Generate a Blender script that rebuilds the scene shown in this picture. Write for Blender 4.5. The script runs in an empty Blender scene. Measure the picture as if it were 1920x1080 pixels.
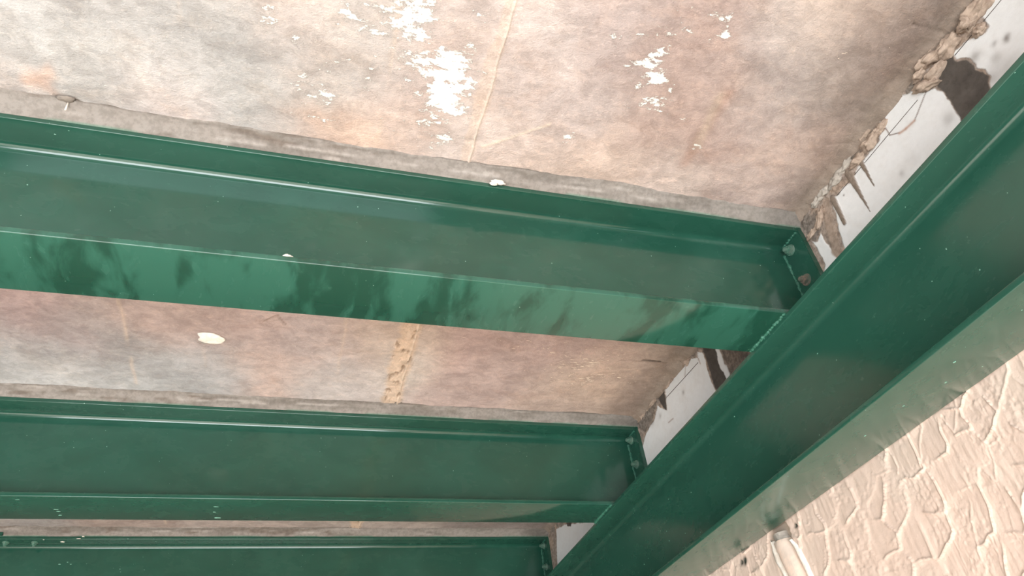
import bpy, bmesh, math, random
import numpy as np
from mathutils import Vector, Matrix

scene = bpy.context.scene
col = scene.collection
CZ = 1.60                      # eye height above the floor; all z below are given from eye level and lifted by CZ

# ------------------------------------------------------------------ camera, light, exposure
R = np.array([[0.9563111, -0.0983945, -0.2752953],
              [-0.2731966, -0.6363616, -0.7213927],
              [-0.1043474, 0.7652141, -0.6352630]])
cam_d = bpy.data.cameras.new('camera'); cam = bpy.data.objects.new('camera', cam_d); col.objects.link(cam)
cam.matrix_world = Matrix([list(R[0]) + [0], list(R[1]) + [0], list(R[2]) + [CZ], [0, 0, 0, 1]])
cam_d.sensor_width = 36; cam_d.lens = 1315 * 36 / 1920; cam_d.clip_start = 0.01
scene.camera = cam

world = bpy.data.worlds.new('world'); scene.world = world; world.use_nodes = True
world.node_tree.nodes['Background'].inputs[0].default_value = (0.94, 0.97, 1.0, 1)
world.node_tree.nodes['Background'].inputs[1].default_value = 1.0

def area(name, loc, rot, sx, sy, power, colr):
    d = bpy.data.lights.new(name, 'AREA'); d.shape = 'RECTANGLE'; d.size = sx; d.size_y = sy
    d.energy = power; d.color = colr
    o = bpy.data.objects.new(name, d); col.objects.link(o); o.location = loc; o.rotation_euler = rot
    return o
area('daylight_doorway', (-0.42, -1.86, CZ - 0.74), (math.radians(90 + 25), 0, math.radians(-3)), 2.1, 1.2, 68, (0.95, 1.0, 1.04))
area('left_fill_light', (-2.74, -0.15, CZ - 0.25), (math.radians(90 + 8), 0, math.radians(-84)), 1.6, 1.0, 43, (0.95, 1.0, 1.04))  # added area lamp on the left that brightens the right wall; no window opening
sd = bpy.data.lights.new('sun', 'SUN'); sd.energy = 24.0; sd.angle = math.radians(3); sd.color = (0.98, 1.0, 1.0)
so = bpy.data.objects.new('sun', sd); col.objects.link(so)
so.rotation_euler = Vector((0.0, 0.90, -0.47)).to_track_quat('-Z', 'Y').to_euler()      # falls through the doorway onto the floor

vs = scene.view_settings
vs.view_transform = 'Standard'; vs.look = 'None'; vs.gamma = 1; vs.use_curve_mapping = False
vs.exposure = 0.41

# ------------------------------------------------------------------ small maths helpers
def ray(x, y):
    return R @ np.array([x - 960.0, 540.0 - y, -1315.0])
H = 0.817; XW = 0.806
def cpt(x, y):                       # point of the ceiling plane seen at a place in the photograph
    d = ray(x, y); d = d * H / d[2]; return d[0], d[1]
def wpt(x, y):                       # point of the right wall plane -> (Y, z)
    d = ray(x, y); d = d * XW / d[0]; return d[1], d[2]

def srgb(r, g, b):
    return np.array([((c / 255) / 12.92 if c / 255 <= .04045 else ((c / 255 + .055) / 1.055) ** 2.4) for c in (r, g, b)])

_rng = np.random.RandomState(7)
TAB = _rng.rand(16, 256, 256)
def vn(x, y, s=0):
    xi = np.floor(x).astype(int); yi = np.floor(y).astype(int)
    fx = x - xi; fy = y - yi
    fx = fx * fx * (3 - 2 * fx); fy = fy * fy * (3 - 2 * fy)
    T = TAB[s % 16]
    a = T[xi % 256, yi % 256]; b = T[(xi + 1) % 256, yi % 256]
    c = T[xi % 256, (yi + 1) % 256]; d = T[(xi + 1) % 256, (yi + 1) % 256]
    return (a * (1 - fx) + b * fx) * (1 - fy) + (c * (1 - fx) + d * fx) * fy
def fbm(x, y, s=0, o=4):
    v = 0; a = .5; t = 0
    for k in range(o):
        v = v + a * vn(x * 2 ** k + 13.7 * k + 91, y * 2 ** k + 5.3 * k + 57, s + k); t += a; a *= .55
    return v / t
def sst(a, b, x):
    t = np.clip((x - a) / (b - a), 0, 1); return t * t * (3 - 2 * t)
def inside(px, py, poly):
    """signed distance to polygon, positive inside"""
    n = len(poly); ins = np.zeros(px.shape, bool); dist = np.full(px.shape, 1e9)
    for i in range(n):
        x0, y0 = poly[i]; x1, y1 = poly[(i + 1) % n]
        c = ((y0 > py) != (y1 > py)) & (px < (x1 - x0) * (py - y0) / ((y1 - y0) + 1e-12) + x0)
        ins ^= c
        dx, dy = x1 - x0, y1 - y0; L = dx * dx + dy * dy + 1e-12
        t = np.clip(((px - x0) * dx + (py - y0) * dy) / L, 0, 1)
        dist = np.minimum(dist, np.hypot(px - x0 - t * dx, py - y0 - t * dy))
    return np.where(ins, dist, -dist)
def segd(px, py, a, b):
    dx, dy = b[0] - a[0], b[1] - a[1]
    t = np.clip(((px - a[0]) * dx + (py - a[1]) * dy) / (dx * dx + dy * dy), 0, 1)
    return np.hypot(px - a[0] - t * dx, py - a[1] - t * dy), t
def mix(a, b, m):
    return a * (1 - m[..., None]) + b * m[..., None]
def steps(*runs):
    out = []
    for a, b, d in runs:
        n = max(1, int(round((b - a) / d))); out += list(np.linspace(a, b, n, endpoint=False))
    out.append(runs[-1][1]); return np.array(out)

# ------------------------------------------------------------------ object helpers
def link(o, parent=None):
    col.objects.link(o)
    if parent is not None: o.parent = parent
    return o
def tag(o, label=None, cat=None, group=None, kind=None):
    if cat and not kind: o['kind'] = 'thing'
    if label: o['label'] = label
    if cat: o['category'] = cat
    if group: o['group'] = group
    if kind: o['kind'] = kind
    return o
def empty(name, loc):
    o = bpy.data.objects.new(name, None); o.location = loc; o.empty_display_size = .05; return link(o)
def grid_mesh(name, pos, m, colr=None, masks=None, parent=None, flip=False):
    ny, nx = pos.shape[:2]
    me = bpy.data.meshes.new(name)
    idx = np.arange(ny * nx).reshape(ny, nx)
    q = np.stack([idx[:-1, :-1], idx[:-1, 1:], idx[1:, 1:], idx[1:, :-1]], -1).reshape(-1, 4)
    if flip: q = q[:, ::-1]
    me.vertices.add(ny * nx); me.vertices.foreach_set('co', pos.reshape(-1).astype(np.float32))
    me.loops.add(q.size); me.loops.foreach_set('vertex_index', q.reshape(-1).astype(np.int32))
    me.polygons.add(len(q)); me.polygons.foreach_set('loop_start', np.arange(0, q.size, 4, dtype=np.int32))
    me.polygons.foreach_set('use_smooth', np.ones(len(q), bool))
    me.update(calc_edges=True)
    for nm, arr in (('tint', colr), ('masks', masks)):
        if arr is not None:
            at = me.attributes.new(nm, 'FLOAT_COLOR', 'POINT')
            v = np.ones((ny * nx, 4), np.float32); v[:, :3] = arr.reshape(-1, 3)
            at.data.foreach_set('color', v.reshape(-1))
    me.materials.append(m)
    return link(bpy.data.objects.new(name, me), parent)
def bm_obj(name, bm, m, parent=None, smooth=True):
    bmesh.ops.recalc_face_normals(bm, faces=bm.faces)
    me = bpy.data.meshes.new(name); bm.to_mesh(me); bm.free()
    for p in me.polygons: p.use_smooth = smooth
    me.materials.append(m)
    return link(bpy.data.objects.new(name, me), parent)

# ------------------------------------------------------------------ materials
def newmat(name):
    m = bpy.data.materials.new(name); m.use_nodes = True
    nt = m.node_tree; nt.nodes.clear()
    out = nt.nodes.new('ShaderNodeOutputMaterial'); b = nt.nodes.new('ShaderNodeBsdfPrincipled')
    nt.links.new(b.outputs[0], out.inputs[0]); return m, nt, b
def noise(nt, vec, scale, detail=4, rough=.6, dist=0):
    n = nt.nodes.new('ShaderNodeTexNoise'); n.inputs['Scale'].default_value = scale
    n.inputs['Detail'].default_value = detail; n.inputs['Roughness'].default_value = rough
    n.inputs['Distortion'].default_value = dist
    nt.links.new(vec, n.inputs['Vector']); return n.outputs['Fac']
def vecof(nt, sx=1, sy=1, sz=1):
    tc = nt.nodes.new('ShaderNodeTexCoord'); mp = nt.nodes.new('ShaderNodeMapping')
    mp.inputs['Scale'].default_value = (sx, sy, sz); nt.links.new(tc.outputs['Object'], mp.inputs['Vector'])
    return mp.outputs[0]
def math_(nt, op, a, b=None, c=None, clamp=False):
    n = nt.nodes.new('ShaderNodeMath'); n.operation = op; n.use_clamp = clamp
    for i, v in enumerate((a, b, c)):
        if v is None: continue
        if isinstance(v, (int, float)): n.inputs[i].default_value = v
        else: nt.links.new(v, n.inputs[i])
    return n.outputs[0]
def maprange(nt, v, a, b, c=0, d=1):
    n = nt.nodes.new('ShaderNodeMapRange'); n.interpolation_type = 'SMOOTHSTEP'
    for i, x in enumerate((v, a, b, c, d)):
        if isinstance(x, (int, float)): n.inputs[i].default_value = x
        else: nt.links.new(x, n.inputs[i])
    return n.outputs[0]
def mixc(nt, f, a, b, typ='MIX'):
    n = nt.nodes.new('ShaderNodeMix'); n.data_type = 'RGBA'; n.blend_type = typ
    for i, v in ((0, f), (6, a), (7, b)):
        if isinstance(v, (int, float)): n.inputs[i].default_value = v
        elif isinstance(v, (tuple, list, np.ndarray)): n.inputs[i].default_value = tuple(v)[:3] + (1,)
        else: nt.links.new(v, n.inputs[i])
    return n.outputs[2]
def bump(nt, b, h, strength, dist):
    n = nt.nodes.new('ShaderNodeBump'); n.inputs['Strength'].default_value = strength; n.inputs['Distance'].default_value = dist
    nt.links.new(h, n.inputs['Height']); nt.links.new(n.outputs[0], b.inputs['Normal'])
def attr(nt, name):
    n = nt.nodes.new('ShaderNodeAttribute'); n.attribute_name = name; return n.outputs['Color']

def mat_ceiling():
    m, nt, b = newmat('old_concrete')
    base = attr(nt, 'tint'); sep = nt.nodes.new('ShaderNodeSeparateColor'); nt.links.new(attr(nt, 'masks'), sep.inputs[0])
    v = vecof(nt, 1, 1.35, 1)
    n1 = noise(nt, v, 26, 10, .74, .6); n2 = noise(nt, v, 85, 8, .74, .3); n3 = noise(nt, v, 380, 4, .7); n4 = noise(nt, v, 9, 6, .6, 1.0)
    v2 = vecof(nt, .5, 1.6, 1); n5 = noise(nt, v2, 60, 5, .62, .4)
    c = mixc(nt, maprange(nt, n1, .40, .62), base, mixc(nt, 1.0, base, (.80, .79, .78), 'MULTIPLY'))
    c = mixc(nt, maprange(nt, n4, .50, .66, 0, .5), c, mixc(nt, 1.0, c, (1.0, .95, .91), 'MULTIPLY'))
    c = mixc(nt, maprange(nt, n2, .42, .62, 0, .8), c, mixc(nt, 1.0, c, (1.12, 1.11, 1.10), 'MULTIPLY'))
    c = mixc(nt, maprange(nt, n3, .35, .7, 0, .35), c, mixc(nt, 1.0, c, (.87, .86, .85), 'MULTIPLY'))
    sp1 = maprange(nt, noise(nt, v, 210, 3, .6, .2), .60, .70, 0, .75); c = mixc(nt, sp1, c, mixc(nt, 1.0, c, (1.22, 1.20, 1.18), 'MULTIPLY'))
    sp2 = maprange(nt, noise(nt, vecof(nt, .8, 1.6, 1), 150, 5, .7, .5), .36, .27, 0, .9); c = mixc(nt, sp2, c, mixc(nt, 1.0, c, (.80, .79, .79), 'MULTIPLY'))
    mo = maprange(nt, noise(nt, vecof(nt, .8, 1.2, 1), 42, 8, .8, .3), .52, .58, 0, .9); c = mixc(nt, mo, c, mixc(nt, 1.0, c, (1.10, 1.08, 1.06), 'MULTIPLY'))
    # white flaking skin: noise against a density painted per place
    sm = math_(nt, 'MULTIPLY_ADD', n1, .40, math_(nt, 'MULTIPLY_ADD', n5, .35, math_(nt, 'MULTIPLY_ADD', n2, .32, math_(nt, 'MULTIPLY', n3, .10))))
    thr = math_(nt, 'MULTIPLY_ADD', sep.outputs[0], -.235, .775)
    peel = maprange(nt, math_(nt, 'SUBTRACT', sm, thr), -.014, .014)
    c = mixc(nt, peel, c, tuple(srgb(243, 238, 230)))
    n6 = noise(nt, v2, 130, 5, .65, .5); thr2 = math_(nt, 'MULTIPLY_ADD', sep.outputs[1], -.24, .755)
    fl = maprange(nt, math_(nt, 'SUBTRACT', math_(nt, 'MULTIPLY_ADD', n6, .55, math_(nt, 'MULTIPLY', n1, .45)), thr2), -.006, .02)
    c = mixc(nt, fl, c, tuple(srgb(236, 216, 196)))
    dk = maprange(nt, math_(nt, 'SUBTRACT', n5, math_(nt, 'MULTIPLY_ADD', sep.outputs[2], -.36, .82)), -.01, .05)
    c = mixc(nt, dk, c, mixc(nt, 1.0, c, (.60, .57, .54), 'MULTIPLY'))
    nt.links.new(c, b.inputs['Base Color']); b.inputs['Roughness'].default_value = .9
    b.inputs['Specular IOR Level'].default_value = .25
    hh = math_(nt, 'MULTIPLY_ADD', peel, .35, math_(nt, 'MULTIPLY_ADD', n2, 1.0, math_(nt, 'MULTIPLY', n3, .45)))
    hh = math_(nt, 'MULTIPLY_ADD', fl, .25, hh)
    bump(nt, b, hh, .75, .004); return m
def mat_wall():
    m, nt, b = newmat('wall_plaster')
    base = attr(nt, 'tint'); sep = nt.nodes.new('ShaderNodeSeparateColor'); nt.links.new(attr(nt, 'masks'), sep.inputs[0])
    v = vecof(nt); n1 = noise(nt, v, 30, 6, .6, .3); n2 = noise(nt, v, 120, 5, .65); n3 = noise(nt, v, 420, 3, .6)
    c = mixc(nt, maprange(nt, n1, .42, .68, 0, .35), base, mixc(nt, 1.0, base, (.90, .87, .84), 'MULTIPLY'))
    f2 = math_(nt, 'MULTIPLY', maprange(nt, n2, .40, .65), sep.outputs[0])
    c = mixc(nt, f2, c, mixc(nt, 1.0, c, (.66, .64, .62), 'MULTIPLY'))
    f3 = math_(nt, 'MULTIPLY', maprange(nt, n2, .60, .40), sep.outputs[1])
    c = mixc(nt, f3, c, mixc(nt, 1.0, c, (1.3, 1.3, 1.3), 'MULTIPLY'))
    nt.links.new(c, b.inputs['Base Color']); b.inputs['Roughness'].default_value = .85
    b.inputs['Specular IOR Level'].default_value = .3
    hh = math_(nt, 'MULTIPLY_ADD', n2, .8, math_(nt, 'MULTIPLY', n3, .4))
    hh = math_(nt, 'MULTIPLY', hh, math_(nt, 'MULTIPLY_ADD', sep.outputs[0], 1.4, .35))
    bump(nt, b, hh, .5, .003); return m
def mat_green(name, mottle, sx, sy, rough=.27, k=1.0, spec=.08, coat=1.0, cr=.10):
    m, nt, b = newmat(name)
    v = vecof(nt, sx, sy, 1)
    n1 = noise(nt, v, 9, 3, .5, .8); n2 = noise(nt, v, 30, 4, .6, .4); vv = vecof(nt); n3 = noise(nt, vv, 230, 3, .5); n4 = noise(nt, vv, 14, 3, .5)
    a = tuple(srgb(24, 64, 50)); l = tuple(srgb(48, 97, 81))
    mid = tuple(srgb(35, 79, 64) * k); a = tuple(srgb(24, 64, 50) * k); l = tuple(srgb(48, 97, 81) * k)
    f = math_(nt, 'MULTIPLY_ADD', n1, .7, math_(nt, 'MULTIPLY', n2, .3))
    c = mixc(nt, maprange(nt, f, .5 - (.06 if mottle > .8 else .16), .5 + (.06 if mottle > .8 else .16), .5 - mottle / 2, .5 + mottle / 2), a, l)
    c = mixc(nt, .25, c, mid)
    sp = maprange(nt, noise(nt, vv, 210, 1, .5), .80, .81)
    c = mixc(nt, sp, c, tuple(srgb(150, 190, 172)))
    nt.links.new(c, b.inputs['Base Color'])
    nt.links.new(maprange(nt, n2, .3, .7, rough - .08, rough + .04), b.inputs['Roughness'])
    b.inputs['Specular IOR Level'].default_value = spec
    b.inputs['Coat Weight'].default_value = coat; b.inputs['Coat Roughness'].default_value = cr; b.inputs['Coat IOR'].default_value = 1.55
    hh = math_(nt, 'MULTIPLY_ADD', n4, .6, math_(nt, 'MULTIPLY_ADD', n3, .035, math_(nt, 'MULTIPLY', n2, .15)))
    bump(nt, b, hh, .22, .004); return m
def mat_plain(name, c1, c2, scale=60, rough=.85, bs=.5, bd=.003):
    m, nt, b = newmat(name); v = vecof(nt); n = noise(nt, v, scale, 6, .65, .3)
    nt.links.new(mixc(nt, maprange(nt, n, .35, .65), tuple(c1), tuple(c2)), b.inputs['Base Color'])
    b.inputs['Roughness'].default_value = rough; bump(nt, b, n, bs, bd); return m
M_ceil = mat_ceiling(); M_wall = mat_wall()
M_green = mat_green('green_gloss_paint', .35, .6, 1.0, k=.89)
M_greenB = mat_green('green_gloss_paint_mottle_reflection', 1.0, 1.5, .55, .25)  # strong mottle: uneven paint coverage plus blotchy reflections put into the colour
M_greenD = mat_green('green_gloss_paint_main', .30, 1.0, .5, .27, .89, .35, .6, .19)
M_weld = mat_plain('painted_weld', srgb(36, 92, 74), srgb(66, 120, 100), 300, .3, .8, .002)
M_edge = mat_plain('worn_paint_edge', srgb(150, 190, 172), srgb(96, 150, 130), 90, .4, .2, .001)
M_mortar = mat_plain('grey_mortar', srgb(158, 148, 138), srgb(196, 186, 174), 45, .95, .7, .004)
M_brown = mat_plain('brown_cement', srgb(150, 130, 114), srgb(196, 174, 156), 60, .95, .8, .004)
M_white = mat_plain('loose_white_plaster', srgb(246, 240, 230), srgb(232, 220, 206), 90, .9, .5, .002)
M_pipe = mat_plain('pinkish_pipe', srgb(226, 200, 182), srgb(206, 188, 174), 60, .7, .5, .002)
M_line = mat_plain('dark_hairline', srgb(70, 62, 56), srgb(110, 98, 88), 200, .9)
M_bolt = mat_plain('painted_bolt', srgb(70, 118, 100), srgb(110, 130, 116), 160, .28, .5, .001)
M_boltr = mat_plain('rusty_bolt', srgb(140, 116, 104), srgb(84, 100, 88), 160, .4, .5, .001)
M_dull = mat_plain('dull_room_render', srgb(140, 132, 124), srgb(150, 142, 134), 4, .9, .1)
M_far = mat_plain('dim_far_render', srgb(104, 98, 92), srgb(114, 108, 102), 4, .9, .1)
M_floor = mat_plain('dusty_floor', srgb(196, 188, 178), srgb(208, 200, 190), 3, .8, .1)

# ------------------------------------------------------------------ ceiling
xs = steps((-2.8, -1.0, .2), (-1.0, -.72, .02), (-.72, .17, .0035), (.17, .24, .0012), (.24, .72, .0035), (.72, XW + .004, .0015))
ys = steps((-2.4, .1, .25), (.1, .2, .02), (.2, .70, .003), (.70, .92, .02), (.92, 1.41, .0035), (1.41, 1.9, .03), (1.9, 2.12, .004), (2.12, 4.6, .25))
GX, GY = np.meshgrid(xs, ys)
wx = GX + .05 * (fbm(GX * 9, GY * 9, 1) - .5) * 2 + .012 * (vn(GX * 60, GY * 60, 3) - .5)
wy = GY + .05 * (fbm(GX * 9, GY * 9, 5) - .5) * 2 + .012 * (vn(GX * 60, GY * 60, 4) - .5)
CT = [  # place in the photograph, colour of the concrete there
 (50, 50, 216, 207, 194), (250, 40, 200, 191, 179), (150, 120, 210, 200, 186), (78, 140, 240, 200, 172), (30, 175, 205, 190, 176), (300, 180, 212, 204, 192),
 (420, 150, 201, 193, 181), (420, 40, 198, 190, 178), (560, 35, 232, 208, 188), (480, 220, 204, 196, 184), (320, 210, 224, 200, 184), (650, 235, 238, 200, 170), (590, 245, 226, 200, 180),
 (520, 120, 204, 195, 183), (640, 110, 206, 194, 180), (640, 30, 208, 196, 182), (760, 150, 214, 190, 173), (740, 250, 226, 200, 180), (880, 270, 228, 206, 188), (860, 60, 216, 196, 180),
 (930, 200, 226, 204, 186), (1000, 150, 224, 202, 186), (1050, 60, 226, 206, 190), (1100, 180, 222, 200, 184), (1180, 50, 220, 198, 183), (1250, 100, 200, 174, 158), (1290, 180, 206, 178, 160), (1350, 90, 204, 178, 162),
 (1230, 250, 212, 184, 166), (1340, 250, 200, 168, 150), (1420, 130, 206, 184, 168), (1400, 220, 216, 194, 178), (1480, 60, 212, 196, 182), (1560, 25, 242, 212, 186), (1640, 50, 226, 198, 176), (1600, 110, 200, 182, 166),
 (1500, 200, 206, 186, 170), (1450, 300, 214, 188, 170), (1430, 350, 228, 200, 180), (1250, 330, 230, 204, 184), (1120, 320, 236, 206, 182), (1000, 260, 222, 198, 180), (980, 320, 236, 206, 182),
 (1560, 240, 204, 178, 160), (1545, 300, 222, 188, 164), (1600, 210, 178, 162, 146), (1650, 150, 180, 160, 144), (1530, 345, 176, 158, 143), (1690, 90, 184, 158, 140), (1400, 385, 210, 184, 168),
 (1750, 20, 170, 156, 142), (1720, 70, 186, 162, 146),
 (40, 650, 196, 190, 180), (200, 640, 186, 176, 166), (60, 600, 206, 178, 166), (150, 720, 214, 207, 196), (300, 700, 200, 194, 184), (400, 700, 196, 189, 180), (300, 590, 208, 182, 166),
 (510, 700, 232, 198, 176), (460, 600, 212, 184, 168), (600, 700, 214, 204, 192), (560, 620, 212, 190, 176), (680, 650, 210, 184, 168), (670, 710, 218, 200, 186), (730, 690, 224, 208, 188), (760, 650, 228, 200, 172),
 (850, 650, 212, 180, 164), (860, 720, 214, 186, 170), (960, 690, 212, 184, 168), (1030, 650, 208, 178, 162), (1040, 730, 218, 190, 170), (1110, 710, 234, 200, 170), (1150, 670, 214, 182, 162),
 (1180, 745, 196, 170, 150), (1250, 680, 200, 174, 152), (1280, 650, 192, 172, 152),
 (50, 985, 196, 184, 172), (200, 985, 200, 178, 162), (450, 988, 206, 186, 170), (700, 990, 200, 182, 166), (950, 992, 180, 164, 152)]
num = np.zeros(GX.shape + (3,)); den = np.zeros(GX.shape)
for (px, py, r, g, b) in CT:
    cx, cy = cpt(px, py); s = .040 if py < 500 else .055
    if (px, py) in ((78, 140),): s = .009
    w = np.exp(-((wx - cx) ** 2 + (wy - cy) ** 2) / (2 * s * s)) + 1e-7
    w = w * (5 if s < .02 else 1)
    num += w[..., None] * srgb(r, g, b); den += w
tint = num / den[..., None]
tm = np.median(tint.reshape(-1, 3), axis=0); dv = tint - tm; lum = dv.mean(-1, keepdims=True); tint = np.clip(tm + 1.05 * (dv - lum) + 1.35 * lum, .05, .95)
blo = fbm(GX * 13 + 4, GY * 17, 14, 5); tint = tint * (.92 + .14 * sst(.38, .62, blo))[..., None]
tint = np.array([.80, .85, .95]) * tint * .97
masks = np.zeros(GX.shape + (3,))
PEEL = [(840, 150, .05, 1.0), (790, 95, .045, .75), (850, 190, .03, .9), (750, 50, .05, .7), (690, 20, .04, .5), (855, 245, .022, .9), (825, 235, .02, .6), (500, 20, .02, .7), (560, 90, .05, .45), (590, 130, .04, .55),
        (600, 200, .04, .5), (540, 170, .02, .6), (690, 150, .05, .4), (890, 60, .04, .5), (240, 75, .045, .32), (300, 60, .03, .42), (190, 145, .012, .7), (1260, 60, .03, .62), (1320, 45, .022, .6),
        (1235, 118, .028, .90), (1215, 200, .025, .75), (1250, 230, .02, .55), (1190, 60, .02, .55), (1030, 215, .012, .5), (1060, 250, .012, .8), (1340, 60, .014, .8), (1160, 205, .016, .6),
        (1310, 270, .012, .6), (1250, 300, .01, .5), (600, 590, .03, .2), (470, 590, .02, .4), (960, 120, .05, .25), (700, 80, .03, .6)]
for px, py, s, a in PEEL:
    a = a + (.10 if s >= .04 else .03)
    cx, cy = cpt(px, py); masks[..., 0] = np.maximum(masks[..., 0], a * np.exp(-((wx - cx) ** 2 + (wy - cy) ** 2) / (2 * s * s * 1.5)))
masks[..., 0] *= .72 + .50 * fbm(GX * 30, GY * 42, 5, 4)
FLK = [(1000, 650, .10, .75), (1100, 690, .12, .9), (1180, 720, .06, .7), (900, 610, .06, .8), (960, 720, .08, .6), (1080, 130, .08, .45), (1130, 200, .05, .5), (1270, 280, .07, .5), (1350, 230, .06, .55), (1600, 60, .06, .7),
       (1680, 40, .05, .6), (250, 60, .08, .4), (850, 700, .03, .5), (1500, 300, .08, .45)]
for px, py, s, a in FLK:
    cx, cy = cpt(px, py); masks[..., 1] = np.maximum(masks[..., 1], a * np.exp(-((wx - cx) ** 2 + (wy - cy) ** 2) / (2 * s * s)))
masks[..., 2] = .12
for px, py, s, a in [(1650, 130, .05, .5), (1560, 330, .04, .5), (1190, 760, .04, .6), (400, 640, .04, .5), (100, 610, .06, .4), (1300, 660, .04, .5), (1480, 130, .05, .3), (640, 160, .05, .3), (400, 90, .05, .3)]:
    cx, cy = cpt(px, py); masks[..., 2] = np.maximum(masks[..., 2], a * np.exp(-((wx - cx) ** 2 + (wy - cy) ** 2) / (2 * s * s)))
dz = .0022 * (fbm(GX * 14, GY * 14, 2) - .5) + .0012 * (fbm(GX * 70, GY * 70, 6, 3) - .5)
# board joint cast into the slab, along the depth of the room
sw = .2075 + .0018 * (vn(GY * 25, GY * 0, 2) - .5) * 2 + .0010 * (vn(GY * 120, GY * 0, 9) - .5)
far = sst(.8, .95, GY)
rid = np.exp(-((GX - sw) / .0014) ** 2) * (.3 + 1.2 * fbm(GY * 90, GX * 60, 8, 3))
dz -= .0020 * rid
wid = (.010 + .010 * far) * (.5 + 1.0 * fbm(GY * 30, GX * 4, 3))
band = sst(1.2, .6, np.abs(GX - (sw - .6 * wid)) / wid) * (.35 + .65 * far)
tint = mix(tint, srgb(236, 206, 178) * .84, np.clip(band * .75, 0, 1))
tint = mix(tint, srgb(246, 232, 214) * .9, np.clip(rid * .4, 0, 1))
pits = band * sst(.60, .72, fbm(GX * 110, GY * 60, 11, 3)) * far
dz += .004 * pits; tint = mix(tint, srgb(150, 128, 108) * .7, pits * .6)
dz -= .002 * band * fbm(GX * 180, GY * 90, 12, 3)
# slightly different boards left and right of the joint
tint = tint * (1 - .05 * sst(sw - .002, sw + .002, GX)[..., None] * (GY < .95)[..., None])
for xx, aa in ((.071, .3), (-.311, .45), (-.18, .18)):
    g = np.exp(-((GX - xx - .003 * (vn(GY * 30, GX * 0, 7) - .5)) / .003) ** 2) * sst(.42, .6, vn(GY * 14, GX * 0 + xx * 9, 4))
    tint = mix(tint, srgb(238, 214, 190) * .85, g * aa); dz -= .0012 * g * aa
# fine scratches
def scratch(a, b, wdt, c, am, h):
    global tint, dz
    d, t = segd(GX + .002 * (vn(GX * 50, GY * 50, 4) - .5), GY + .002 * (vn(GX * 50, GY * 50, 9) - .5), cpt(*a), cpt(*b))
    g = np.exp(-(d / wdt) ** 2); tint = mix(tint, srgb(*c) * .85, g * am); dz = dz + h * g
scratch((905, 275), (1030, 232), .0022, (244, 226, 206), .7, -.001)
scratch((1285, 305), (1365, 175), .010, (186, 150, 132), .55, .0008)
scratch((1310, 270), (1350, 180), .008, (214, 196, 178), .5, -.0006)
scratch((1165, 675), (1250, 681), .0013, (60, 48, 40), .95, .004)
scratch((1205, 676), (1238, 679), .0022, (50, 40, 34), .95, .004)
scratch((495, 603), (520, 592), .002, (150, 130, 116), .8, .002); scratch((520, 592), (535, 608), .002, (150, 130, 116), .8, .002)
scratch((1712, 46), (1772, 60), .0011, (84, 66, 54), .8, .003)
scratch((115, 186), (138, 190), .006, (150, 138, 126), .85, .003)
scratch((0, 172), (110, 186), .0012, (120, 104, 92), .7, .002)
# smear of cement in the corner against the right wall
cor = sst(.050, .004, (XW - GX) - .022 * (fbm(GY * 18, GX * 18, 10) - .3))
tint = mix(tint, srgb(180, 163, 148) * .88, cor * .8)
dz -= .010 * sst(.035, 0, XW - GX) ** 2 + cor * .004 * (fbm(GX * 90, GY * 45, 13, 4) - .4)
inner = sst(.012, .0, (XW - GX))
masks[..., 2] = np.maximum(masks[..., 2], cor * .45)
pos = np.stack([GX, GY, CZ + H + dz], -1)
ceil_o = grid_mesh('ceiling', pos, M_ceil, tint, masks, flip=True)
tag(ceil_o, 'old stained concrete ceiling slab with flaking white and orange patches', kind='structure')

def blob(name, c, axes, rough, m, parent=None, seed=0, sub=3):
    """noise-deformed lump: centre, three half-axis vectors"""
    bm = bmesh.new(); bmesh.ops.create_icosphere(bm, subdivisions=sub, radius=1)
    rs = np.random.RandomState(seed); o = rs.rand(3) * 50
    A = [Vector(a) for a in axes]
    from mathutils import noise as mn
    for v in bm.verts:
        k = 1 + rough * (mn.noise(v.co * 1.6 + Vector(o)) + .5 * mn.noise(v.co * 4 + Vector(o)))
        p = v.co * k; v.co = A[0] * p.x + A[1] * p.y + A[2] * p.z
    ob = bm_obj(name, bm, m, parent); ob.location = c; return ob

# plaster dab stuck to the slab between the first two beams
cx, cy = cpt(396, 634)
blob('plaster_dab', (cx, cy, CZ + H - .001), ((.023, .002, 0), (-.001, .017, 0), (0, 0, .0035)), .35, M_white, ceil_o, 3)['label'] = 'small white dab of plaster on the slab'
cx, cy = cpt(125, 186)
blob('grey_dab', (cx, cy, CZ + H - .001), ((.012, -.002, 0), (0, .006, 0), (0, 0, .0018)), .5, mat_plain('dark_grey_mortar', srgb(112, 104, 96), srgb(136, 126, 116), 60, .95), ceil_o, 9)['label'] = 'small grey mortar dab on the slab'

# ------------------------------------------------------------------ right wall
yy = steps((-2.4, .15, .2), (.15, .20, .01), (.20, .72, .00125), (.72, .98, .0025), (.98, 1.45, .0018), (1.45, 1.98, .004), (1.98, 2.16, .003), (2.16, 4.6, .2))
zz = steps((-CZ, -.30, .15), (-.30, .16, .0035), (.16, .415, .0015), (.415, .58, .012), (.58, H + .004, .0016))
WY, WZ = np.meshgrid(yy, zz)
jx = WY + .0035 * (fbm(WY * 70, WZ * 70, 1, 3) - .5) * 2; jz = WZ + .0035 * (fbm(WY * 70, WZ * 70, 5, 3) - .5) * 2
def wp(pts): return [wpt(*p) for p in pts]
cement = srgb(172, 156, 144) * .86; grey = srgb(128, 120, 112) * .75; dark = srgb(92, 84, 78) * .62
whitec = srgb(238, 237, 235) * .95; peach = srgb(240, 214, 197) * .82; pinkw = srgb(232, 212, 196) * .86
wt = np.zeros(WY.shape + (3,)) + cement
wm = np.zeros(WY.shape + (3,)); wm[..., 0] = 1; wm[..., 1] = .6
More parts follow.
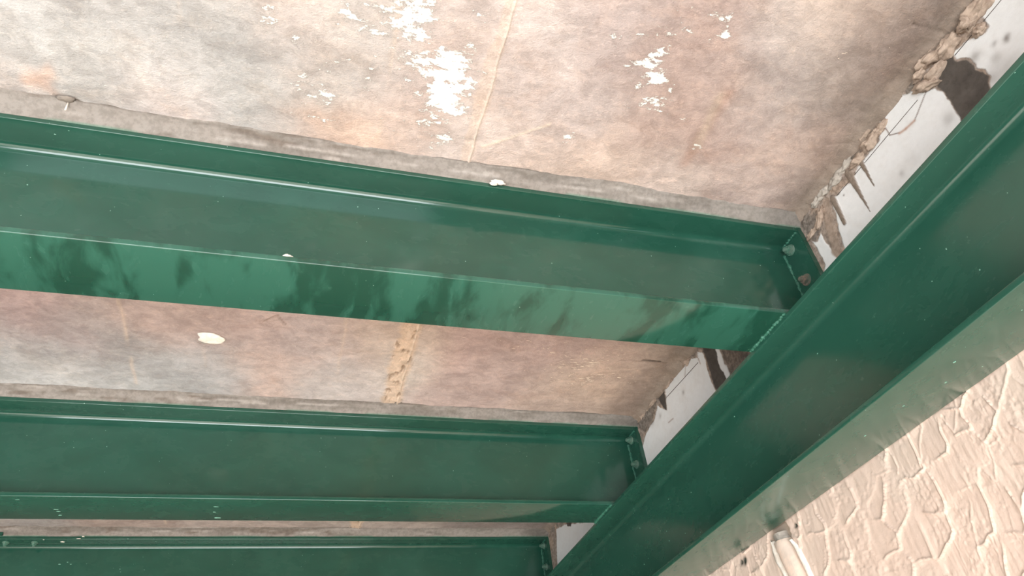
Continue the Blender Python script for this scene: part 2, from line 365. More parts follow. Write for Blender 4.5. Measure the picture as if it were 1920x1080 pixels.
wt = mix(wt, srgb(188, 166, 148) * .82, sst(.45, .65, fbm(WY * 35, WZ * 35, 3)))
dx = -.0045 * (fbm(WY * 60, WZ * 60, 7, 4) - .35) - .003 * (vn(WY * 190, WZ * 150, 2) - .5)     # negative = proud of the wall
WHITE = [
 [(1872, -40), (1853, 15), (1843, 33), (1857, 50), (1850, 62), (1820, 75), (1800, 92), (1788, 104), (1797, 112), (1815, 110), (1832, 121), (1834, 129), (1850, 131), (1862, 145), (1859, 160), (1880, 230), (2100, 200), (2100, -40)],
 [(1773, 172), (1757, 168), (1740, 173), (1722, 168), (1705, 175), (1690, 182), (1675, 195), (1665, 208), (1657, 219), (1658, 231), (1664, 241), (1655, 250), (1650, 266), (1640, 281), (1629, 294), (1620, 303), (1613, 313), (1606, 330), (1608, 346),
  (1596, 344), (1583, 350), (1576, 364), (1569, 371), (1565, 385), (1570, 405), (1579, 440), (1592, 480), (1700, 500), (1860, 300), (1807, 228), (1796, 210), (1785, 191)],
 [(1541, 438), (1549, 451), (1566, 471), (1580, 500), (1550, 530), (1551, 498), (1543, 480), (1532, 462), (1524, 453), (1535, 452)],
 [(1313, 660), (1321, 662), (1326, 675), (1330, 695), (1336, 712), (1350, 745), (1240, 900), (1215, 870), (1207, 840), (1213, 815), (1219, 803), (1228, 790), (1233, 773), (1237, 760), (1253, 770), (1252, 745), (1250, 728), (1253, 712),
  (1260, 705), (1267, 697), (1278, 688), (1288, 686), (1291, 679), (1297, 672), (1303, 672), (1312, 669)],
 [(1344, 640), (1352, 655), (1362, 680), (1372, 700), (1366, 720), (1357, 697), (1349, 680), (1342, 655)],
 [(1046, 992), (1060, 984), (1130, 975), (1100, 1040), (1050, 1080), (1046, 1040)]]
for k, poly in enumerate(WHITE):
    d = inside(jx, jz, wp(poly))
    lip = sst(-.0006, .0016, d)
    wt = mix(wt, whitec if k != 3 else whitec, lip); wm[..., 0] *= 1 - .92 * lip; wm[..., 1] *= 1 - lip
    dx = dx * (1 - lip) + lip * (-.0035 - .0014 * (fbm(WY * 22, WZ * 22, 8, 3) - .5))
# stains on the white skim
for px, py, s, a in [(1892, 73, .0035, .75), (1866, 85, .003, .45), (1870, 112, .006, .3), (1893, 130, .012, .3), (1585, 365, .0013, .95), (1830, 110, .006, .5), (1284, 735, .004, .5), (1225, 792, .006, .4), (1240, 780, .005, .4),
                     (1573, 345, .006, .3), (1780, 225, .006, .3), (1715, 300, .008, .12), (1860, 150, .008, .4), (1695, 325, .004, .3)]:
    a0, b0 = wpt(px, py); g = np.exp(-((jx - a0) ** 2 + (1.0 * (jz - b0)) ** 2) / (2 * s * s)); wt = mix(wt, srgb(120, 104, 92) * .7, g * a)
# patch of skim with a broken edge, the run of cement under it
def wscr(a, b, wdt, c, am, h):
    global wt, dx
    d, t = segd(WY + .001 * (vn(WY * 90, WZ * 90, 4) - .5), WZ + .001 * (vn(WY * 90, WZ * 90, 9) - .5), wpt(*a), wpt(*b))
    g = np.exp(-(d / wdt) ** 2); wt = mix(wt, srgb(*c) * .8, g * am); dx = dx + h * g
for a, b in (((1740, 172), (1724, 214)), ((1724, 214), (1718, 227)), ((1690, 250), (1672, 254))): wscr(a, b, .0010, (120, 96, 82), .9, .0012)
for a, b in (((1718, 227), (1702, 242)), ((1702, 242), (1690, 251))): wscr(a, b, .0022, (206, 168, 148), .9, .0015)
wscr((1664, 241), (1672, 254), .001, (130, 100, 86), .9, .001)
for a, b in (((1288, 686), (1287, 705)), ((1310, 668), (1316, 682)), ((1265, 785), (1256, 792))): wscr(a, b, .0016, (170, 140, 122), .7, .001)
HOLES = [([(1768, 112), (1788, 103), (1797, 115), (1815, 113), (1831, 123), (1833, 131), (1848, 133), (1861, 143), (1858, 158), (1880, 215), (1820, 260), (1800, 220), (1795, 208), (1785, 190), (1775, 175), (1762, 165), (1764, 140), (1766, 126)], .045),
         ([(1242, 715), (1248, 717), (1250, 735), (1253, 772), (1245, 762), (1234, 742)], .012),
         ([(1314, 640), (1342, 640), (1350, 680), (1366, 712), (1346, 735), (1336, 706), (1329, 680), (1322, 662)], .030),
         ([(1064, 978), (1074, 978), (1073, 988), (1066, 988)], .02)]
for poly, dep in HOLES:
    d = inside(jx, jz, wp(poly)); m_ = sst(-.0004, .0022, d)
    wt = mix(wt, mix(np.zeros(wt.shape) + grey * .8, dark, fbm(WY * 50, WZ * 50, 6)), m_); wm[..., 1] *= 1 - m_; wm[..., 0] = np.maximum(wm[..., 0] * (1 - m_), m_ * .5)
    dx = dx * (1 - m_) + m_ * dep * (.75 + .5 * fbm(WY * 40, WZ * 40, 9))
# darker grey cement in the corner by each end plate, and the far right end of the second bay
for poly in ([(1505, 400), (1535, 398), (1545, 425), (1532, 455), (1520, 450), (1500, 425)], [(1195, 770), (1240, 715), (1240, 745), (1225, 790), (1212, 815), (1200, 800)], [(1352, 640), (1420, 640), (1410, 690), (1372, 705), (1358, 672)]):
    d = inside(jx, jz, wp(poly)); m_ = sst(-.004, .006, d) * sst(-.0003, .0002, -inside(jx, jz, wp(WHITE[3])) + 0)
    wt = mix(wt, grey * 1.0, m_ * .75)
# smooth brown streaks running down
for pts, w0, w1 in (([(1552, 380), (1560, 430), (1572, 470)], .012, .011),):
    for a, b in zip(pts[:-1], pts[1:]):
        d, t = segd(jx, jz, wpt(*a), wpt(*b)); m_ = sst(w0, w0 * .6, d)
        wt = mix(wt, srgb(176, 156, 140) * .8, m_ * .9); wm[..., 0] *= 1 - .6 * m_
DR = [((1612, 292), (1643, 349), .0062, .0008), ((1596, 325), (1612, 355), .0085, .0045), ((1612, 355), (1635, 397), .0045, .0008), ((1566, 372), (1588, 419), .0065, .0042)]
for a, b, w0, w1 in DR:
    d, t = segd(WY + .0008 * (vn(WY * 120, WZ * 120, 3) - .5), WZ, wpt(*a), wpt(*b)); w = w0 + (w1 - w0) * t; m_ = sst(w, w * .72, d)
    wt = mix(wt, srgb(150, 134, 120) * .8, m_); wm[..., 0] = np.maximum(wm[..., 0] * (1 - m_), .5 * m_)
    dx = np.minimum(dx, -.0035 - np.sqrt(np.clip(1 - (d / np.maximum(w, 1e-4)) ** 2, 0, 1)) * w * .6 * m_)
# rough cement squeezed into the ceiling corner
rg = sst(.775, .80, WZ + .012 * (fbm(WY * 28, WZ * 10, 11) - .5)) * sst(.30, .36, WY) * (wm[..., 0] > .5)
dx = dx - rg * .008 * (fbm(WY * 85, WZ * 70, 12, 4) - .2)
wt = mix(wt, srgb(150, 140, 130) * .8, rg * sst(.5, .65, fbm(WY * 60, WZ * 60, 4)))
# textured render on the lower wall: trowelled scallops with raised lips
low = sst(.55, .50, WZ)
m_low = WZ[:, 0] < .56
Y2, Z2 = WY[m_low], WZ[m_low]
fine = (Y2 > .16) & (Y2 < 2.16) & (Z2 > -.30)
hY = Y2[fine]; hZ = Z2[fine]
ux = hY + .012 * (fbm(hY * 16, hZ * 16, 1, 3) - .5) * 2 + .003 * (vn(hY * 110, hZ * 70, 4) - .5); uz = hZ + .012 * (fbm(hY * 16, hZ * 16, 6, 3) - .5) * 2 + .003 * (vn(hY * 110, hZ * 70, 8) - .5)
cxs, czs = .045, .052
def scal(ux, uz, cxs, czs, sd):
    qx = ux / cxs; qz = uz / czs; ix = np.floor(qx).astype(int); iz = np.floor(qz).astype(int)
    f1 = np.full(ux.shape, 9.); f2 = np.full(ux.shape, 9.); rx = np.zeros(ux.shape); rz = np.zeros(ux.shape); rid = np.zeros(ux.shape)
    for a in (-1, 0, 1):
        for b in (-1, 0, 1):
            jx_ = TAB[sd][(ix + a) % 256, (iz + b) % 256]; jz_ = TAB[sd + 1][(ix + a) % 256, (iz + b) % 256]
            ex = qx - (ix + a + .1 + .8 * jx_); ez = qz - (iz + b + .1 + .8 * jz_); d = np.hypot(ex, ez)
            n = d < f1
            f2 = np.where(n, f1, np.minimum(f2, d))
            rx = np.where(n, ex, rx); rz = np.where(n, ez, rz); rid = np.where(n, TAB[sd + 2][(ix + a) % 256, (iz + b) % 256], rid); f1 = np.where(n, d, f1)
    e = f2 - f1
    side = (rx * -.75 + rz * -.65) / (f1 + 1e-6)          # lip on the side nearer the light and below
    return e, side, rx, rz, rid
e, side, rx, rz, rid = scal(ux, uz, cxs, czs, 2)
amp = sst(.15, .5, rid)
lip = np.exp(-(e / .085) ** 2) * sst(-.1, .6, side) * (.35 + .9 * amp)
tilt = (-rx * .7 - rz * .6)
stri = (fbm(hY * 190, hZ * 26, 5, 3) - .5)
crumb = (fbm(hY * 240, hZ * 200, 9, 3) - .5) * sst(.5, .62, fbm(hY * 26, hZ * 26, 13))
e2, side2, rx2, rz2, rid2 = scal(ux * 1.0 + .3, uz * .55 + .2, .034, .040, 7)
lip2 = np.exp(-(e2 / .07) ** 2) * sst(0, .7, side2) * sst(.45, .8, rid2)
hh = .0025 * lip + .0013 * lip2 + .0020 * tilt * sst(0, .3, e) + .0015 * stri + .0022 * crumb
low_d = np.zeros(Y2.shape); low_d[fine] = -hh * sst(-.30, -.22, hZ) * sst(.16, .22, hY) * sst(2.16, 1.95, hY)
fd = low_d.reshape(Y2.shape)
full = np.zeros(WY.shape); full[m_low] = fd
dx = dx * (1 - low) + low * full
wt = mix(wt, peach, low); wm = mix(wm, np.array([.06, 0, 0]), low)
vary = sst(.45, .7, fbm(WY * 14, WZ * 14, 3)) * low
wt = mix(wt, pinkw, vary * .5)
for px, py, s, c, a in [(1395, 1051, .0042, (50, 66, 56), .95), (1388, 1054, .0030, (40, 60, 50), .9), (1491, 985, .0024, (60, 74, 62), .95)]:
    a0, b0 = wpt(px, py); g = np.exp(-((WY - a0) ** 2 + (WZ - b0) ** 2) / (2 * s * s)); wt = mix(wt, srgb(*c) * .6, np.clip(g * 1.6, 0, 1) * a); dx = dx + .006 * g
# chase around the pipe, cut into the render
pa, pb = wpt(1461, 1003), wpt(1512, 1110)
d, t = segd(WY + .002 * (vn(WY * 100, WZ * 60, 3) - .5), WZ, pa, (pb[0], -CZ)); g = sst(.030, .026, d) * low
dx = dx * (1 - g) + .006 * g; wt = mix(wt, srgb(196, 176, 158) * .8, g)
Xp = XW + dx
pos = np.stack([Xp, WY, CZ + WZ], -1)
wall_r = grid_mesh('wall_right', pos, M_wall, wt, wm, flip=False)
tag(wall_r, 'right hand wall, peach textured render below the main beam and broken white plaster above it', kind='structure')

def strip_tube(name, pts, rad, m, parent=None, seg=6, jitter=0, seed=0):
    """tube along points; rad may be list"""
    rs = random.Random(seed); bm = bmesh.new(); rings = []
    P = [Vector(p) for p in pts]; n = len(P)
    for i, p in enumerate(P):
        t = (P[min(i + 1, n - 1)] - P[max(i - 1, 0)]).normalized()
        a = t.cross(Vector((0.31, .11, .94))).normalized(); b = t.cross(a)
        r = rad[i] if isinstance(rad, (list, tuple)) else rad
        rings.append([bm.verts.new(p + (a * math.cos(2 * math.pi * k / seg) + b * math.sin(2 * math.pi * k / seg)) * r * (1 + jitter * rs.uniform(-1, 1))) for k in range(seg)])
    for i in range(n - 1):
        for k in range(seg):
            bm.faces.new((rings[i][k], rings[i][(k + 1) % seg], rings[i + 1][(k + 1) % seg], rings[i + 1][k]))
    bm.faces.new(rings[0][::-1]); bm.faces.new(rings[-1]); return bm_obj(name, bm, m, parent)

# straight hairline across the skim
l0, l1, l2 = wpt(1905, -20), wpt(1573, 368), wpt(1312, 680)
zl = .781
strip_tube('hairline', [(XW - .0036, .15, CZ + zl - .0015), (XW - .0040, .32, CZ + zl - .001)], .00045, M_line, wall_r, 5)
strip_tube('hairline', [(XW - .0040, wpt(1726, 190)[0], CZ + zl - .0008), (XW - .0040, wpt(1573, 368)[0], CZ + zl + .0008)], .00045, M_line, wall_r, 5)
strip_tube('hairline', [(XW - .0040, wpt(1312, 680)[0], CZ + wpt(1312, 680)[1]), (XW - .0042, wpt(1253, 745)[0], CZ + wpt(1253, 745)[1])], .0006, M_line, wall_r, 5)

# lumps of brown cement wedged in the corner near the broken hole
def lump(p0, p1, wid, dep, seed, m=M_brown, off=.006):
    a, b = wpt(*p0), wpt(*p1); c = ((a[0] + b[0]) / 2, (a[1] + b[1]) / 2)
    vz = Vector((0, (b[0] - a[0]) / 2, (b[1] - a[1]) / 2)); L = vz.length; n = Vector((0, -vz.z, vz.y)).normalized() * wid
    z = min(c[1], H - .004)
    return blob('mortar_lump', (XW - off, c[0], CZ + z), (vz, n, (dep, 0, 0)), .55, m, wall_r, seed, 4)
for i, (p0, p1, w_, d_) in enumerate([((1862, -12), (1815, 55), .012, .012), ((1838, 30), (1808, 62), .009, .012), ((1805, 60), (1770, 112), .010, .012), ((1792, 82), (1740, 128), .008, .014), ((1762, 95), (1730, 138), .007, .012),
                                      ((1775, 118), (1745, 160), .007, .012), ((1765, 150), (1722, 172), .009, .009), ((1745, 128), (1722, 158), .005, .010), ((1852, 45), (1835, 70), .008, .005)]):
    lump(p0, p1, w_, d_, i + 20)
for i, (p0, p1, w_, d_) in enumerate([((1665, 228), (1648, 258), .007, .009), ((1652, 250), (1625, 285), .008, .010), ((1640, 240), (1612, 280), .006, .010), ((1625, 285), (1602, 318), .007, .008), ((1600, 300), (1575, 335), .007, .009),
                                      ((1585, 325), (1560, 355), .007, .008), ((1560, 345), (1545, 372), .009, .009), ((1548, 362), (1528, 392), .008, .009), ((1548, 390), (1536, 432), .006, .006), ((1536, 425), (1518, 452), .005, .005)]):
    lump(p0, p1, w_, d_, i + 40, M_mortar if i in (4, 5, 6, 7) else M_brown, .004)
for i, (p0, p1, w_, d_) in enumerate([((1262, 690), (1240, 716), .008, .008), ((1235, 735), (1215, 762), .010, .008), ((1300, 662), (1280, 682), .010, .008), ((1216, 768), (1200, 790), .009, .007)]):
    lump(p0, p1, w_, d_, i + 60, M_brown, .003)

# vertical pipe buried in the lower wall
pr = empty('wall_pipe', (XW + .002, pa[0], 0))
tag(pr, 'pinkish pipe end in a torn white chase in the peach wall', 'pipe')
ztop = CZ + pa[1]
def vertpipe(r, z0, z1, xoff, yfun, seg=28, n=90, rough=.02, seed=0):
    from mathutils import noise as mn
    bm = bmesh.new(); rings = []
    for i in range(n + 1):
        t = i / n; z = z0 + (z1 - z0) * (1 - (1 - t) ** 2)
        rr = r(z) if callable(r) else r
        rings.append([bm.verts.new((xoff - math.cos(a) * rr * (1 + rough * mn.noise(Vector((math.cos(a) * 2, math.sin(a) * 2, z * 60 + seed)))),
                                    yfun(z) + math.sin(a) * rr * (1 + rough * mn.noise(Vector((math.cos(a) * 2 + 9, math.sin(a) * 2, z * 60 + seed)))), z)) for a in [2 * math.pi * k / seg for k in range(seg)]])
    for i in range(n):
        for k in range(seg): bm.faces.new((rings[i][k], rings[i][(k + 1) % seg], rings[i + 1][(k + 1) % seg], rings[i + 1][k]))
    bm.faces.new(rings[0][::-1]); bm.faces.new(rings[-1]); return bm
dyz = (pb[0] - pa[0]) / (pb[1] - pa[1])
yf = lambda z: max(-.03, min(.01, (z - ztop) * dyz)) + .0
o = bm_obj('pipe_body', vertpipe(lambda z: 1.7 * .0125 - .0012 * sst(ztop - .02, ztop - .008, z), 0, ztop - .012, .006, yf, rough=.08), M_pipe, pr)
o = bm_obj('pipe_collar', vertpipe(.0165, ztop - .014, ztop + .002, .006, yf, n=10, rough=.05), M_mortar, pr); o['label'] = 'grey collar at the top of the pipe'
def rim(sgn, z0, z1, wd, seed):
    from mathutils import noise as mn
    bm = bmesh.new(); n = 120; L = []
    for i in range(n + 1):
        z = z0 + (z1 - z0) * i / n; y = yf(z); k = min(1, (z1 - z) / .012)
        wv = wd * (1 + .5 * mn.noise(Vector((z * 55, seed, 0))) + .25 * mn.noise(Vector((z * 200, seed, 3)))) * k + .0008
        a = y + sgn * (.0225 if sgn < 0 else .0205); b_ = a + sgn * wv
        L.append([bm.verts.new(q) for q in ((.004, a, z), (-.0045, a + sgn * .001, z), (-.0075, a + sgn * wv * .4, z), (-.0050, b_ - sgn * .001, z), (.004, b_, z))])
    for i in range(n):
        for k in range(4): bm.faces.new((L[i][k], L[i][k + 1], L[i + 1][k + 1], L[i + 1][k]))
    bm.faces.new(L[-1]); bm.faces.new(L[0][::-1])
    o = bm_obj('plaster_rim', bm, M_white, pr); o['label'] = 'torn white plaster rim beside the pipe'
rim(1, 0, ztop - .002, .012, 2.0)
rim(-1, 0, ztop - .016, .012, 7.0)

# ------------------------------------------------------------------ steel sections
def section(name, prof, axis, a0, a1, m, parent, n=60, smooth_ang=35):
    """extrude a closed 2-D profile (cross, z) along axis 'x' or 'y'; parent-local coordinates"""
    bm = bmesh.new(); rings = []
    for i in range(n + 1):
        t = a0 + (a1 - a0) * i / n
        rings.append([bm.verts.new((t, c, z) if axis == 'x' else (c, t, z)) for c, z in prof])
    k = len(prof)
    for i in range(n):
        for j in range(k):
            bm.faces.new((rings[i][j], rings[i][(j + 1) % k], rings[i + 1][(j + 1) % k], rings[i + 1][j]))
    bm.faces.new(rings[0][::-1]); bm.faces.new(rings[-1])
    o = bm_obj(name, bm, m, parent)
    o.data.set_sharp_from_angle(angle=math.radians(smooth_ang)); return o
def flat_prof(c0, c1, z0, z1, r=.0013):
    p = []
    for cx, cz, a0 in ((c1 - r, z1 - r, 0), (c0 + r, z1 - r, 90), (c0 + r, z0 + r, 180), (c1 - r, z0 + r, 270)):
        for k in range(4):
            a = math.radians(a0 + 30 * k); p.append((cx + r * math.cos(a), cz + r * math.sin(a)))
    return p
def web_prof(cc, tw, z0, z1, r):
    p = []; h = tw / 2; n = 8
    for sx, zc, top in ((1, z1, 1), (1, z0, 0), (-1, z0, 0), (-1, z1, 1)):
        arc = []
        for k in range(n + 1):
            a = math.pi / 2 * k / n           # from flange tangent to web tangent
            arc.append((cc + sx * (h + r - r * math.sin(a)), (zc - r + r * math.cos(a)) if top else (zc + r - r * math.cos(a))))
        if (sx, top) in ((1, 0), (-1, 1)): arc = arc[::-1]
        p += arc
    return p
def plate(name, x0, x1, y0, y1, z0, z1, m, parent, bev=.0012):
    bm = bmesh.new(); bmesh.ops.create_cube(bm, size=1)
    for v in bm.verts: v.co = Vector(((x0 + x1) / 2 + v.co.x * (x1 - x0), (y0 + y1) / 2 + v.co.y * (y1 - y0), (z0 + z1) / 2 + v.co.z * (z1 - z0)))
    bmesh.ops.bevel(bm, geom=bm.edges[:], offset=bev, segments=2, affect='EDGES')
    return bm_obj(name, bm, m, parent, False)
def bead(name, p0, p1, r, m, parent, seed, n=26, gaps=0):
    from mathutils import noise as mn
    P0, P1 = Vector(p0), Vector(p1); pts = []; rad = []
    for i in range(n + 1):
        t = i / n; j = Vector((mn.noise(Vector((t * 9, seed, 1))), mn.noise(Vector((t * 9, seed, 5))), mn.noise(Vector((t * 9, seed, 9))))) * r * .5
        pts.append(P0.lerp(P1, t) + j); rad.append(r * (.8 + .45 * mn.noise(Vector((t * 14, seed, 3))) + .25 * math.sin(t * n * 2.1)))
    rad[0] = rad[-1] = r * .4
    return strip_tube(name, pts, rad, m, parent, 8, .10, seed)
def hexbolt(parent, loc, axis, m, s=1.0, label=None):
    """nut on the parent with washer and bolt end as sub-parts; axis: direction it points"""
    q = Vector(axis).to_track_quat('Z', 'Y')
    def cyl(r0, r1, z0, z1, seg, bev, smooth, nm, mm, par, rot=0):
        bm = bmesh.new(); rr = [bm.verts.new((r0 * math.cos(2 * math.pi * (k + rot) / seg), r0 * math.sin(2 * math.pi * (k + rot) / seg), z0)) for k in range(seg)]
        r2 = [bm.verts.new((r1 * math.cos(2 * math.pi * (k + rot) / seg), r1 * math.sin(2 * math.pi * (k + rot) / seg), z1)) for k in range(seg)]
        for k in range(seg): bm.faces.new((rr[k], rr[(k + 1) % seg], r2[(k + 1) % seg], r2[k]))
        bm.faces.new(rr[::-1]); t = bm.faces.new(r2)
        if bev: bmesh.ops.bevel(bm, geom=list(t.edges), offset=bev, segments=2, affect='EDGES')
        return bm_obj(nm, bm, mm, par, smooth)
    o = cyl(.0075 * s, .0075 * s, .0015 * s, .0095 * s, 6, .0012 * s, False, 'nut', m, parent, .3)
    o.location = loc; o.rotation_mode = 'QUATERNION'; o.rotation_quaternion = q
    if label: o['label'] = label
    cyl(.0105 * s, .0100 * s, 0, .002 * s, 24, 0, False, 'washer', m, o)
    cyl(.0045 * s, .0040 * s, .009 * s, .0145 * s, 16, .0008 * s, False, 'bolt_shank', m, o)
    return o

ZT, ZB, W, TF, TW = .800, .600, .1037, .0085, .0065
XE = .7925            # face of the end plates
XL = -2.78
def secondary(Y, label, matB, bol, seed, M_green=None):
    M_green = M_green or globals()['M_green']
    r = empty('steel_beam', (0, Y, CZ + ZB)); h = ZT - ZB
    tag(r, label, 'beam', 'green secondary beams under the ceiling')
    section('top_flange', flat_prof(0, W, h - TF, h), 'x', XL, XE, M_green, r)
    section('web', web_prof(W / 2, TW, TF, h - TF, .0110), 'x', XL, XE, M_green, r)
    section('bottom_flange', flat_prof(0, W, 0, TF), 'x', XL, XE, matB, r)
    plate('end_plate', XE, .8035, -.001, W + .001, -.000, h, M_green, r)
    for (dy, z, m_, lb) in bol:
        hexbolt(r, (XE, dy, z - ZB), (-1, 0, 0), m_, 1.0, lb)
    # welds: web to plate, flange to plate, bottom flange to the edge of the main beam
    yw = W / 2 - TW / 2
    bead('weld_bead', (XE - .001, yw, .190 - .012), (XE - .001, yw, .012), .0036, M_weld, r, seed + 1, 40)
    bead('weld_bead', (XE - .001, yw - .004, h - TF - .001), (XE - .001, .003, h - TF - .001), .0028, M_weld, r, seed + 2, 20)
    o = bead('weld_bead', (.6895, .001, .0012), (.6893, W - .001, .0006), .0040, M_weld, r, seed + 3, 46); o['label'] = 'lumpy painted weld to the main beam'
    return r
b1 = secondary(.6744, 'nearest green secondary beam, widest in view, with uneven paint and painted-in reflections on its bottom flange', M_greenB,
          [(.031, .774, M_bolt, 'green painted nut on the end plate'), (.028, .704, M_boltr, 'rusty nut low on the end plate')], 1)
b2 = secondary(1.373, 'middle green secondary beam with scuffs on its narrow bottom flange', M_green,
          [(.030, .779, M_bolt, None), (.030, .715, M_bolt, None)], 11, M_green)
b3 = secondary(2.079, 'farthest green secondary beam, cut by the bottom edge of the picture', M_green,
          [(.026, .780, M_bolt, None), (.026, .714, M_bolt, None)], 21, M_green)
for xx in (-.693, -.627):
    hexbolt(b3, (xx, .022, ZT - TF - ZB), (0, 0, -1), M_bolt, .8)
plate('splice_plate', -.80, -.696, -.010, .09, .2, .207, M_green, b3)

# main beam along the right wall, under the ends of the secondary beams
mb = empty('main_beam', (.690, 0, CZ + .402))
tag(mb, 'large green main beam running diagonally along the right wall under the other beams', 'beam')
MW, MH, MT = .1135, .198, .0085
section('top_flange', flat_prof(0, MW, MH - MT, MH), 'y', -1.93, 4.58, M_greenD, mb, 60)
section('web', web_prof(MW / 2, .007, MT, MH - MT, .0105), 'y', -1.93, 4.58, M_greenD, mb, 60)
section('bottom_flange', flat_prof(0, MW, 0, MT), 'y', -1.93, 4.58, M_greenD, mb, 60)

# paint flecks and chips
def chip(parent, loc, rx, ry, axis, seed, m=M_edge, label=None):
    ax = {'z': ((rx, 0, 0), (0, ry, 0), (0, 0, .0005)), 'y': ((rx, 0, 0), (0, 0, ry), (0, .0005, 0)), 'x': ((0, rx, 0), (0, 0, ry), (.0005, 0, 0))}[axis]
    o = blob('paint_chip', loc, ax, .5, m, parent, seed, 2)
    if label: o['label'] = label
def on(px, py, plane, val):
    d = ray(px, py); k = {'x': 0, 'y': 1, 'z': 2}[plane]; return d * val / d[k]
for i, (px, py, a, b) in enumerate([(118, 1016, .0050, .0045), (148, 1010, .0050, .0022), (82, 1012, .0022, .002), (156, 1006, .003, .003)]):
    q = on(px, py, 'z', ZT - TF); chip(b3, (q[0], q[1] - 2.079, ZT - TF - ZB), a, b, 'z', 80 + i, M_white, 'pale bare spot in the paint')
for i, (px, py, a, b) in enumerate([(112, 1058, .003, .0012), (127, 1054, .002, .001), (133, 1058, .002, .001), (225, 1067, .0015, .001)]):
    q = on(px, py, 'y', 2.079 + W / 2 - TW / 2); chip(b3, (q[0], q[1] - 2.079, q[2] - ZB), a, b, 'y', 90 + i)
for i, (px, py, a, b) in enumerate([(405, 950, .005, .0012), (408, 971, .007, .0016), (402, 960, .003, .001), (110, 959, .004, .0015), (113, 966, .003, .0015), (105, 955, .004, .001), (33, 937, .004, .0006)]):
    q = on(px, py, 'z', ZB); chip(b2, (q[0], q[1] - 1.373, 0), a, b, 'z', 100 + i)
for i, (px, py, a, b) in enumerate([(1188, 962, .0018, .0014), (1200, 990, .0013, .001), (1250, 996, .0013, .0008), (1255, 1014, .001, .001), (1533, 663, .0014, .0008), (1377, 781, .0012, .0012), (1296, 923, .0013, .001), (1208, 1058, .0012, .001), (1837, 506, .001, .0012)]):
    q = on(px, py, 'x', .690 + MW / 2 - .0035); chip(mb, (q[0] - .690, q[1], q[2] - .402), a, b, 'x', 120 + i)
for i, (px, py, a, b) in enumerate([(1789, 679, .0014, .0022), (1694, 761, .001, .0018), (1622, 817, .001, .0018), (1773, 717, .001, .002)]):
    q = on(px, py, 'z', .402); chip(mb, (q[0] - .690, q[1], 0), a, b, 'z', 140 + i)

# grout between the slab and each top flange
def grout(Y, seed, par):
    rs = np.linspace(-2.78, XW - .002, 700); prof = np.linspace(0, 1, 9); A, T = np.meshgrid(rs, prof)
    ed = .024 + .006 * (fbm(A * 9, A * 0 + seed, 3) - .5) * 2 + .002 * (vn(A * 90, A * 0 + seed, 2) - .5)
    yv = Y - ed * (1 - T) + .0006; zv = H + .0015 + (ZT - .0012 - H - .0015) * T ** 1.25
    zv = zv - .0018 * (fbm(A * 30, T * 3 + seed, 6) - .5) * np.sin(T * np.pi) - .0012 * (vn(A * 160, T * 6 + seed, 2) - .5) * np.sin(T * np.pi)
    zv = zv - .0016 * np.exp(-((T - .12) / .06) ** 2)
    c = np.zeros(A.shape + (3,)) + srgb(166, 158, 150) * .68
    c = mix(c, srgb(146, 138, 130) * .66, sst(.45, .68, fbm(A * 12, T * 2.5 + seed, 8)))
    c = mix(c, srgb(130, 118, 108) * .7, sst(.60, .74, fbm(A * 16, T * 3 + seed, 10)) * .9 * sst(.6, 0, A))
    c = mix(c, srgb(196, 188, 180) * .76, sst(.64, .74, fbm(A * 10, T * 9 + seed + 3, 12)) * .6)
    c = mix(c, srgb(96, 84, 74) * .6, np.exp(-((T - .0) / .06) ** 2) * sst(.40, .52, vn(A * 16, A * 0 + seed, 13)))
    c = mix(c, srgb(110, 150, 130) * .7, sst(.93, 1.0, T) * sst(.4, .6, vn(A * 18, A * 0 + seed, 5)))
    mk = np.zeros(c.shape); mk[..., 0] = .45; mk[..., 1] = .2
    o = grid_mesh('grout_strip', np.stack([A, yv, CZ + zv], -1), M_wall, c, mk, ceil_o, True); return o
grout(.6744, 1.3, ceil_o); grout(1.373, 7.7, ceil_o); grout(2.079, 15.1, ceil_o)
for (px, py, Y, a, b, sd) in [(935, 342, .6744, .010, .004, 5), (925, 344, .6744, .006, .003, 6)]:
    q = on(px, py, 'y', Y - .006); blob('plaster_dab', (q[0], q[1], CZ + q[2]), ((a, 0, 0), (0, .003, .001), (0, -.001, b)), .5, M_white, ceil_o, sd)
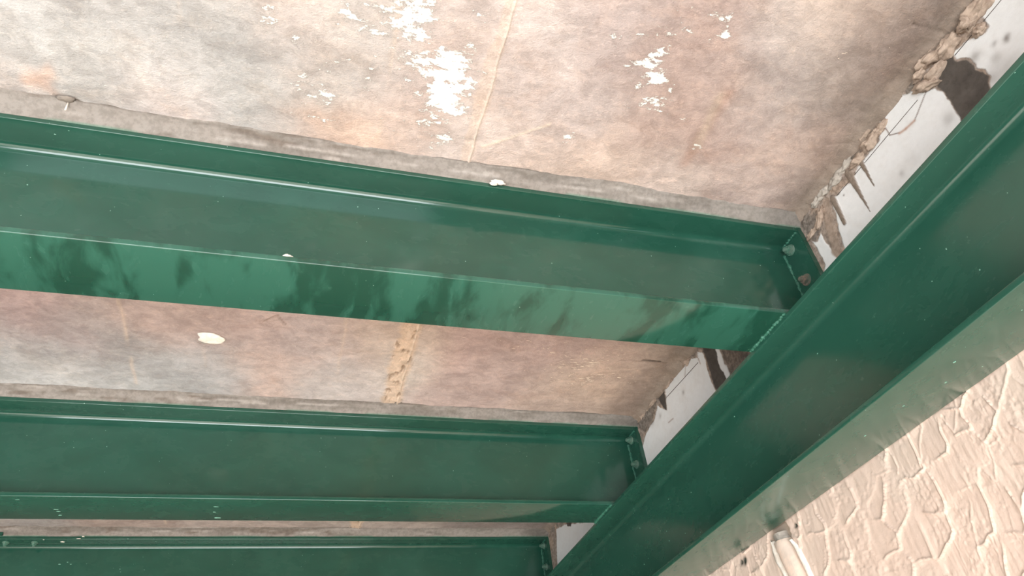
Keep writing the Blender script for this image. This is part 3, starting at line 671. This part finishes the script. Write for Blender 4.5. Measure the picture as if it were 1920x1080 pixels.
# small peg hanging out of the grout at upper left
q0 = on(127, 195, 'y', .655); q1 = on(123, 209, 'y', .658)
strip_tube('wire_stub', [(q0[0], q0[1], CZ + q0[2] + .003), (q1[0], q1[1] - .002, CZ + q1[2])], .0011, M_white, ceil_o, 6)['label'] = 'short pale wire stub'

# crumbs lying on the beams
def crumb_at(px, py, Y, z, s, label, seed):
    q = on(px, py, 'y', Y); o = blob('plaster_crumb', (q[0], Y, CZ + z + s * .55), ((s, 0, 0), (0, s * .8, 0), (0, 0, s * .62)), .45, M_white, None, seed, 3)
    return tag(o, label, 'plaster crumb', 'crumbs of fallen plaster')
crumb_at(540, 478, .6744 + .006, ZB + TF, .0058, 'white plaster crumb lying on the bottom flange edge of the nearest secondary beam', 4)
crumb_at(636, 490, .6744 + .004, ZB + TF, .0019, 'tiny white speck of plaster on the nearest beam, right of the bigger crumb', 5)

# ------------------------------------------------------------------ rest of the room (behind and beside the camera)
def box(name, x0, x1, y0, y1, z0, z1, m, label=None):
    bm = bmesh.new(); bmesh.ops.create_cube(bm, size=1)
    for v in bm.verts: v.co = Vector(((x0 + x1) / 2 + v.co.x * (x1 - x0), (y0 + y1) / 2 + v.co.y * (y1 - y0), (z0 + z1) / 2 + v.co.z * (z1 - z0)))
    o = bm_obj(name, bm, m, None, False); tag(o, label, kind='structure'); return o
box('floor', -2.9, .95, -2.5, 4.7, -.1, 0, M_floor, 'plain concrete floor of the room')
box('wall_left', -2.95, -2.8, -2.5, 4.7, 0, CZ + H, M_far, 'plain left wall out of the picture')
box('wall_front', -2.9, .9, 4.6, 4.75, 0, CZ + H, M_far, 'plain far wall below the picture')
bb = bmesh.new()
for (x0, x1, z0, z1) in ((-2.9, -1.55, 0, CZ + H), (.66, .80, 0, CZ + H - .002), (-1.55, .66, CZ + .35, CZ + H - .002)):
    g = bmesh.ops.create_cube(bb, size=1)['verts']
    for v in g: v.co = Vector(((x0 + x1) / 2 + v.co.x * (x1 - x0), -2.02 + v.co.y * .15, (z0 + z1) / 2 + v.co.z * (z1 - z0)))
tag(bm_obj('wall_back', bb, M_dull, None, False), 'wall with a wide doorway behind the camera', kind='structure')
